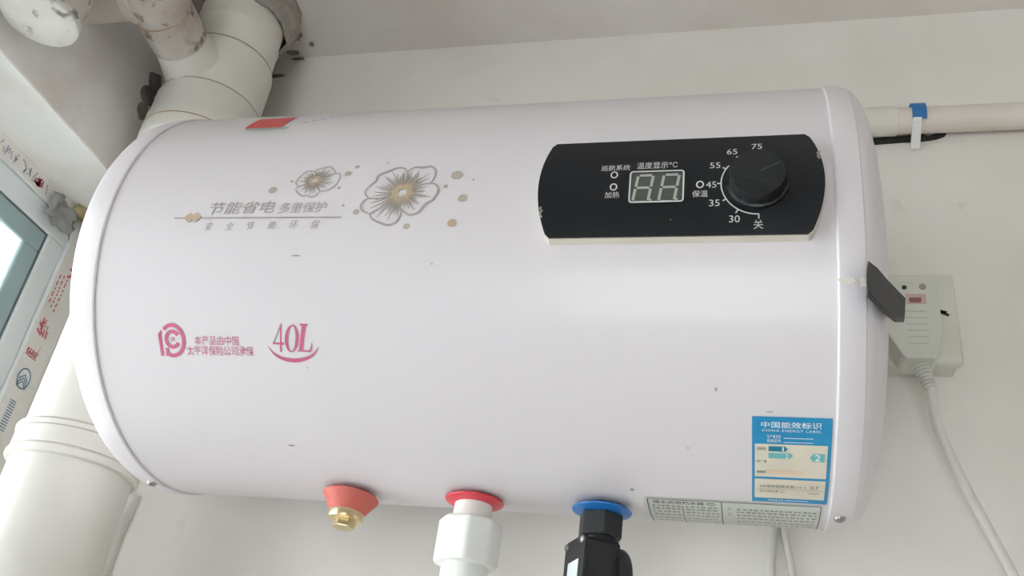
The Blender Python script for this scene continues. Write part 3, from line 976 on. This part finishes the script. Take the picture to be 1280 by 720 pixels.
# black flow valve with blue disc
bx_, by_ = 0.0924, -0.1695
fv = thing('inlet_valve', 'black flow valve with hexagon nut under a blue disc', 'valve', (bx_, by_, ZB - 0.10))
mv = Matrix.Translation((bx_, by_, ZB - 0.001))
part('collar_disc', G().lathe([(0.008, -0.0018), (0.0182, -0.0018), (0.0192, -0.0026), (0.0188, -0.0034), (0.012, -0.0056), (0.009, -0.0058)], 56, mv), 'blue_disc', fv, label='blue disc')
part('hex_nut', G().prism(hexp(0.0146, 6, math.radians(-72)), -0.0208, -0.0056, mv), 'black_rough', fv, smooth=False, bevel=0.0007)
nd = Vector((-0.86, -0.51, 0)).normalized()
mb = frame_at((bx_ - 0.003, by_, ZB - 0.0475), nd, (0, 0, 1))       # local x = up, y = sideways, z = out of the cover face
part('throat', G().lathe([(0.0108, 0.002), (0.0108, -0.032)], 32, mv), 'black_rough', fv)
oct_ = [(0.0225, -0.0135), (0.0225, 0.0135), (0.020, 0.016), (-0.020, 0.016), (-0.0225, 0.0135), (-0.0225, -0.0135), (-0.020, -0.016), (0.020, -0.016)]
part('valve_body', G().prism(oct_, -0.011, 0.0102, mb), 'black_rough', fv, smooth=False, bevel=0.0008)
part('turbine_chamber', G().lathe([(0.0215, -0.0095), (0.0220, -0.0105), (0.0220, -0.0165), (0.0210, -0.0180), (0.006, -0.0182)], 64, mb), 'black_rough', fv)
sqp = [(0.0235, -0.0140), (0.0235, 0.0140), (0.021, 0.0165), (-0.021, 0.0165), (-0.0235, 0.0140), (-0.0235, -0.0140), (-0.021, -0.0165), (0.021, -0.0165)]
cov = part('cover_plate', G().prism(sqp, 0.0102, 0.0130, mb), 'black_rough', fv, smooth=False, bevel=0.0006)
for a_, b_ in ((0.0200, 0.0130), (0.0200, -0.0130), (-0.0200, 0.0130), (-0.0200, -0.0130)):
    part('screw', G().lathe([(0.0025, 0.0), (0.0023, 0.0010), (0.0014, 0.0016), (0.0002, 0.0017)], 16, mb @ Matrix.Translation((a_, b_, 0.0129))), 'steel', fv)
part('sticker', G().box(-0.0150, 0.0090, -0.0085, 0.0085, 0.0130, 0.0133, mb), 'label_white', cov, smooth=False, label='small white sticker')
part('lower_nozzle', G().lathe([(0.0125, -0.068), (0.0125, -0.088), (0.0105, -0.089), (0.0105, -0.12)], 32, mv), 'black_rough', fv)

# ================================================================== drain pipe in the corner
PX, PY = -0.376, -0.088
dr = thing('drain_pipe', 'thick white drain pipe rising in the corner behind the heater', 'pipe', (PX, PY, ZF))
mp = Matrix.Translation((PX, PY, 0))
part('lower_pipe', G().lathe([(0.0505, ZF), (0.0505, -0.112)], 64, mp), 'pvc', dr)
part('pipe', G().lathe([(0.0495, -0.10), (0.0495, 0.26)], 64, mp), 'pvc', dr)
part('pipe_collar', G().lathe([(0.0500, -0.1175), (0.0540, -0.1165), (0.0552, -0.1145), (0.0552, -0.1115), (0.0534, -0.1095), (0.0534, -0.0935), (0.0545, -0.0925), (0.0545, -0.0895), (0.0530, -0.0880), (0.0495, -0.0875)], 64, mp), 'pvc', dr, label='raised white collar')
# junction: two sockets, body and branch stub
for z_ in (-0.1092, -0.0932, -0.0882):
    part('collar_groove', G().lathe([(0.0532, z_ - 0.0009), (0.0538, z_ - 0.0005), (0.0538, z_ + 0.0005), (0.0532, z_ + 0.0009)], 64, mp, False, False), 'groove', dr)
part('junction_socket', G().lathe([(0.0495, 0.225), (0.0550, 0.2255), (0.0560, 0.228), (0.0560, 0.2545), (0.0548, 0.257), (0.0548, 0.286), (0.0535, 0.2895), (0.0505, 0.2905)], 64, mp), 'pvc', dr)
part('glue_line', G().lathe([(0.0557, 0.2402), (0.0564, 0.2408), (0.0564, 0.2418), (0.0557, 0.2424)], 64, mp, False, False), 'glue', dr)
part('joint_line', G().lathe([(0.0530, 0.2890), (0.0536, 0.2898), (0.0534, 0.2908), (0.052, 0.2914)], 64, mp, False, False), 'ring_grey', dr)
part('junction_body', G().lathe([(0.0520, 0.2895), (0.0520, 0.350), (0.0505, 0.356), (0.0490, 0.358)], 64, mp), 'pvc', dr)
part('joint_line', G().lathe([(0.0500, 0.3545), (0.0512, 0.3552), (0.0508, 0.3562), (0.0495, 0.3568)], 64, mp, False, False), 'ring_grey', dr)
part('upper_pipe', G().lathe([(0.0478, 0.355), (0.0475, 0.392), (0.0482, 0.3935), (0.0482, 0.395), (0.0468, 0.396), (0.0465, H)], 64, mp), 'pvc', dr)
P0 = Vector((-0.386, PY, 0.318)); P1 = Vector((-0.3755, -0.225, 0.3225))
d = (P0 - P1).normalized()
mbx = frame_at(P1, d, (0, 0, 1))
Lb = (P0 - P1).length
part('branch_stub', G().lathe([(0.0250, 0.05), (0.0280, 0.066), (0.0292, 0.08), (0.0335, Lb - 0.035), (0.0345, Lb - 0.005)], 48, mbx), 'pvc', dr)
part('elbow_socket', G().lathe([(0.0262, 0.006), (0.0288, 0.010), (0.0292, 0.020), (0.0286, 0.0225), (0.0286, 0.0285), (0.0290, 0.032), (0.0284, 0.064), (0.0268, 0.066), (0.0250, 0.0665)], 56, mbx), 'pvc_dirty', dr, label='elbow socket spotted with mould')
for z_, r_ in ((0.0255, 0.0284), (0.0660, 0.0268)):
    part('glue_line', G().lathe([(r_, z_ - 0.0009), (r_ + 0.0010, z_ - 0.0004), (r_ + 0.0010, z_ + 0.0004), (r_, z_ + 0.0009)], 56, mbx, False, False), 'glue', dr)
# elbow bend, then the short pipe into the left wall
PE = Vector((-0.3975, -0.225, 0.3215))
path = []
a0, a1 = P1 + d * 0.012, PE
for k in range(13):
    t = k / 12
    path.append(a0 * (1-t)**2 + P1 * 2*t*(1-t) + a1 * t*t)
part('elbow', G().tube(path, 0.0282, 48), 'pvc_dirty', dr)
mh = frame_at(PE, (-1, 0, 0), (0, 0, 1))
part('elbow_rim', G().lathe([(0.0262, -0.012), (0.0292, -0.010), (0.0294, -0.001), (0.0284, 0.0), (0.0262, 0.0004)], 56, mh), 'pvc_tan', dr)
part('glue_line', G().lathe([(0.0264, 0.0), (0.0272, 0.0004), (0.0270, 0.0012), (0.0262, 0.0018)], 56, mh, False, False), 'glue', dr)
part('side_pipe', G().lathe([(0.0260, -0.005), (0.0260, 0.056)], 56, mh), 'pvc_tan', dr, label='short tan side pipe')

# trap with its cleanout plug hanging from the ceiling
TX, TY, TZ = -0.4085, -0.2905, 0.2145
tr_ = thing('floor_trap', 'white round cleanout plug of a drain trap hanging from the ceiling, spotted with mould', 'drain trap', (TX, TY, TZ))
m3 = Matrix.Translation((TX, TY, 0))
part('cleanout_plug', G().lathe([(0.0005, TZ), (0.0300, TZ), (0.0322, TZ + 0.0015), (0.0326, TZ + 0.004), (0.0322, TZ + 0.009), (0.028, TZ + 0.0095)], 56, m3), 'pvc_cap', tr_, label='mould-spotted white plug')
part('trap_body', G().lathe([(0.0296, TZ + 0.008), (0.0300, TZ + 0.03), (0.0318, TZ + 0.031), (0.0318, TZ + 0.040), (0.0285, TZ + 0.042), (0.0285, H)], 56, m3), 'pvc_dirty', tr_)

# ================================================================== water pipe, clip, socket, plug, cords
wp = thing('water_pipe', 'pale plastic water pipe running level along the wall, right of the heater', 'pipe', (0.6, -0.017, 0.297))
m4 = frame_at((0, -0.0150, 0.2990), (1, 0, 0), (0, 0, 1))
part('pipe', G().lathe([(0.0128, 0.10), (0.0128, X1 - 0.01)], 40, m4), 'ppr_wall', wp)
part('coupling', G().lathe([(0.0125, 0.255), (0.0140, 0.2555), (0.0144, 0.257), (0.0144, 0.3205), (0.0138, 0.3225), (0.0125, 0.323)], 40, m4), 'ppr_cream', wp)
cl = thing('pipe_clip', 'bright blue clip with white foot holding the water pipe to the wall', 'clip', (0.340, -0.015, 0.279))
g = G()
pts_o, pts_i = [], []
vs, fs = [], []
CX, CZ = -0.0150, 0.2990
for k in range(15):
    a = math.radians(95 + (215 - 95) * k / 14)      # over the top and the front of the pipe
    for r_ in (0.0147, 0.0164):
        for x_ in (0.3345, 0.3470):
            vs.append((x_, CX + r_*math.cos(a), CZ + r_*math.sin(a)))
for k in range(14):
    b = k*4
    fs += [(b, b+1, b+5, b+4), (b+2, b+6, b+7, b+3), (b, b+4, b+6, b+2), (b+1, b+3, b+7, b+5)]
fs += [(0, 2, 3, 1), (56, 57, 59, 58)]
part('strap', g.add(vs, fs), 'clip_blue', cl, smooth=False)
part('clip_foot', G().add([(x_, y_, z_) for x_ in (0.3345, 0.3425) for y_, z_ in ((-0.0295, 0.2925), (-0.0245, 0.2925), (0.0, 0.2775), (-0.004, 0.2725), (-0.0285, 0.287))],
                          [(0, 1, 2, 3, 4), (9, 8, 7, 6, 5)] + [(k, (k+1) % 5, 5 + (k+1) % 5, 5 + k) for k in range(5)]), 'ppr', cl, smooth=False, bevel=0.0008, label='white foot')

so = thing('wall_socket', 'cream surface-mounted wall socket beside the right end of the heater', 'socket', (0.306, 0, 0.033))
part('back_box', G().box(0.266, 0.3475, -0.021, 0, 0.0335, 0.1130), 'socket', so, smooth=False, bevel=0.002)
part('face_plate', G().box(0.2635, 0.3505, -0.0315, -0.0215, 0.0305, 0.1155), 'socket', so, smooth=False, bevel=0.0035, seg=3)
part('pin_slot', G().box(-0.0012, 0.0012, -0.0035, 0.0035, 0, 0.0004, frame_at((0.3400, -0.0317, 0.0760), (0, -1, 0), (math.sin(.5), 0, math.cos(.5)))), 'hole', so, smooth=False)
part('pin_slot', G().box(-0.0026, 0.0026, -0.0014, 0.0014, 0, 0.0004, frame_at((0.3390, -0.0317, 0.0775), (0, -1, 0), (1, 0, -0.3))), 'hole', so, smooth=False)

pl = thing('power_plug', 'white leakage-guard plug with pink reset button in the wall socket, cord hanging down', 'plug', (0.310, -0.045, 0.016))
# plug body: outline in (x, z), depth in -y
fy = -0.0590
outl = [(0.2880, 0.0905), (0.3300, 0.0905), (0.3315, 0.089), (0.3312, 0.048), (0.3262, 0.0245), (0.3235, 0.0205), (0.3030, 0.0205), (0.2995, 0.0245), (0.2875, 0.050), (0.2865, 0.089)]
mfy = Matrix(((1, 0, 0, 0), (0, 0, -1, 0), (0, 1, 0, 0), (0, 0, 0, 1)))
part('plug_body', G().prism(outl, 0.0316, -fy, mfy), 'plug', pl, smooth=False, bevel=0.0025, seg=3)
part('reset_surround', G().box(0.3068, 0.3218, fy - 0.0004, fy + 0.001, 0.0690, 0.0785), 'pink', pl, smooth=False, bevel=0.0004, label='pink button surround')
part('reset_button', G().box(0.3090, 0.3180, fy - 0.0012, fy + 0.001, 0.0705, 0.0748), 'pink_dark', pl, smooth=False, bevel=0.0006, label='dull red button')
for x_, z_, r_, m_ in ((0.3062, 0.0845, 0.0019, 'hole'), (0.3200, 0.0852, 0.0027, 'ring_grey')):
    part('indicator_light', G().lathe([(r_, -0.0005), (r_, 0.0006), (r_*0.6, 0.0009)], 18, frame_at((x_, fy, z_), (0, -1, 0))), m_, pl)
g = G()
for k in range(6):
    z_ = 0.0625 - k * 0.0058
    g.box(0.3045 + 0.0003*k, 0.3210 - 0.0008*(k > 3), fy - 0.00025, fy + 0.0005, z_ - 0.0004, z_ + 0.0004)
part('embossed_line', g, 'faint', pl, smooth=False)
g = G()
sx = Vector((0.3140, -0.0475, 0.0225)); dd = Vector((0.006, 0.002, -0.022)).normalized()
pr = [(0.0082, -0.003), (0.0082, 0.0015)]
for k in range(7):
    z_ = 0.0025 + k * 0.0029
    r_ = 0.0066 - k * 0.0003
    pr += [(r_ - 0.0012, z_), (r_, z_ + 0.0005), (r_, z_ + 0.0018), (r_ - 0.0012, z_ + 0.0023)]
part('strain_relief', g.lathe(pr, 28, frame_at(sx, dd)), 'plug', pl)
cp = [sx + dd*0.019, sx + dd*0.026, Vector((0.3230, -0.040, -0.025)), Vector((0.3320, -0.031, -0.048)), Vector((0.3440, -0.024, -0.077)), Vector((0.3580, -0.0175, -0.108)),
      Vector((0.3690, -0.0135, -0.135)), Vector((0.3790, -0.011, -0.170)), Vector((0.3860, -0.009, -0.23)), Vector((0.388, -0.008, -0.33)), Vector((0.380, -0.008, -0.45))]
def smooth3(pts, sub=8):
    out = []
    n = len(pts)
    for i in range(n-1):
        p0, p1, p2, p3 = pts[max(i-1, 0)], pts[i], pts[i+1], pts[min(i+2, n-1)]
        for k in range(sub):
            t = k/sub
            out.append(0.5*((2*p1) + (p2-p0)*t + (2*p0-5*p1+4*p2-p3)*t*t + (3*p1-p0-3*p2+p3)*t**3))
    out.append(pts[-1])
    return out
part('cord', G().tube(smooth3(cp), 0.0037, 16), 'cord', pl)

# two pale cords that come down the wall behind the heater
cp1 = [Vector(q) for q in ((0.2035, -0.004, 0.02), (0.2028, -0.0045, -0.08), (0.2005, -0.0045, -0.115), (0.1985, -0.0045, -0.145), (0.197, -0.0045, -0.25), (0.199, -0.0045, -0.42))]
c1 = part('hanging_cord', G().tube([q - Vector((0.2, -0.0045, -0.42)) + Vector((0.2, -0.0045, -0.42)) for q in smooth3(cp1)], 0.0040, 14), 'cord',
          label='thicker pale cord hanging down the wall below the energy label, left of the pair', cat='cord', base=(0.199, -0.0045, -0.42))
cp2 = [Vector(q) for q in ((0.2085, -0.004, 0.02), (0.2098, -0.004, -0.09), (0.2128, -0.004, -0.118), (0.2165, -0.004, -0.142), (0.226, -0.004, -0.22), (0.236, -0.004, -0.42))]
c2 = part('hanging_cord', G().tube(smooth3(cp2), 0.0026, 12), 'cord',
          label='thinner pale cord slanting down the wall below the energy label, right of the pair', cat='cord', base=(0.236, -0.004, -0.42))

fix_normals()
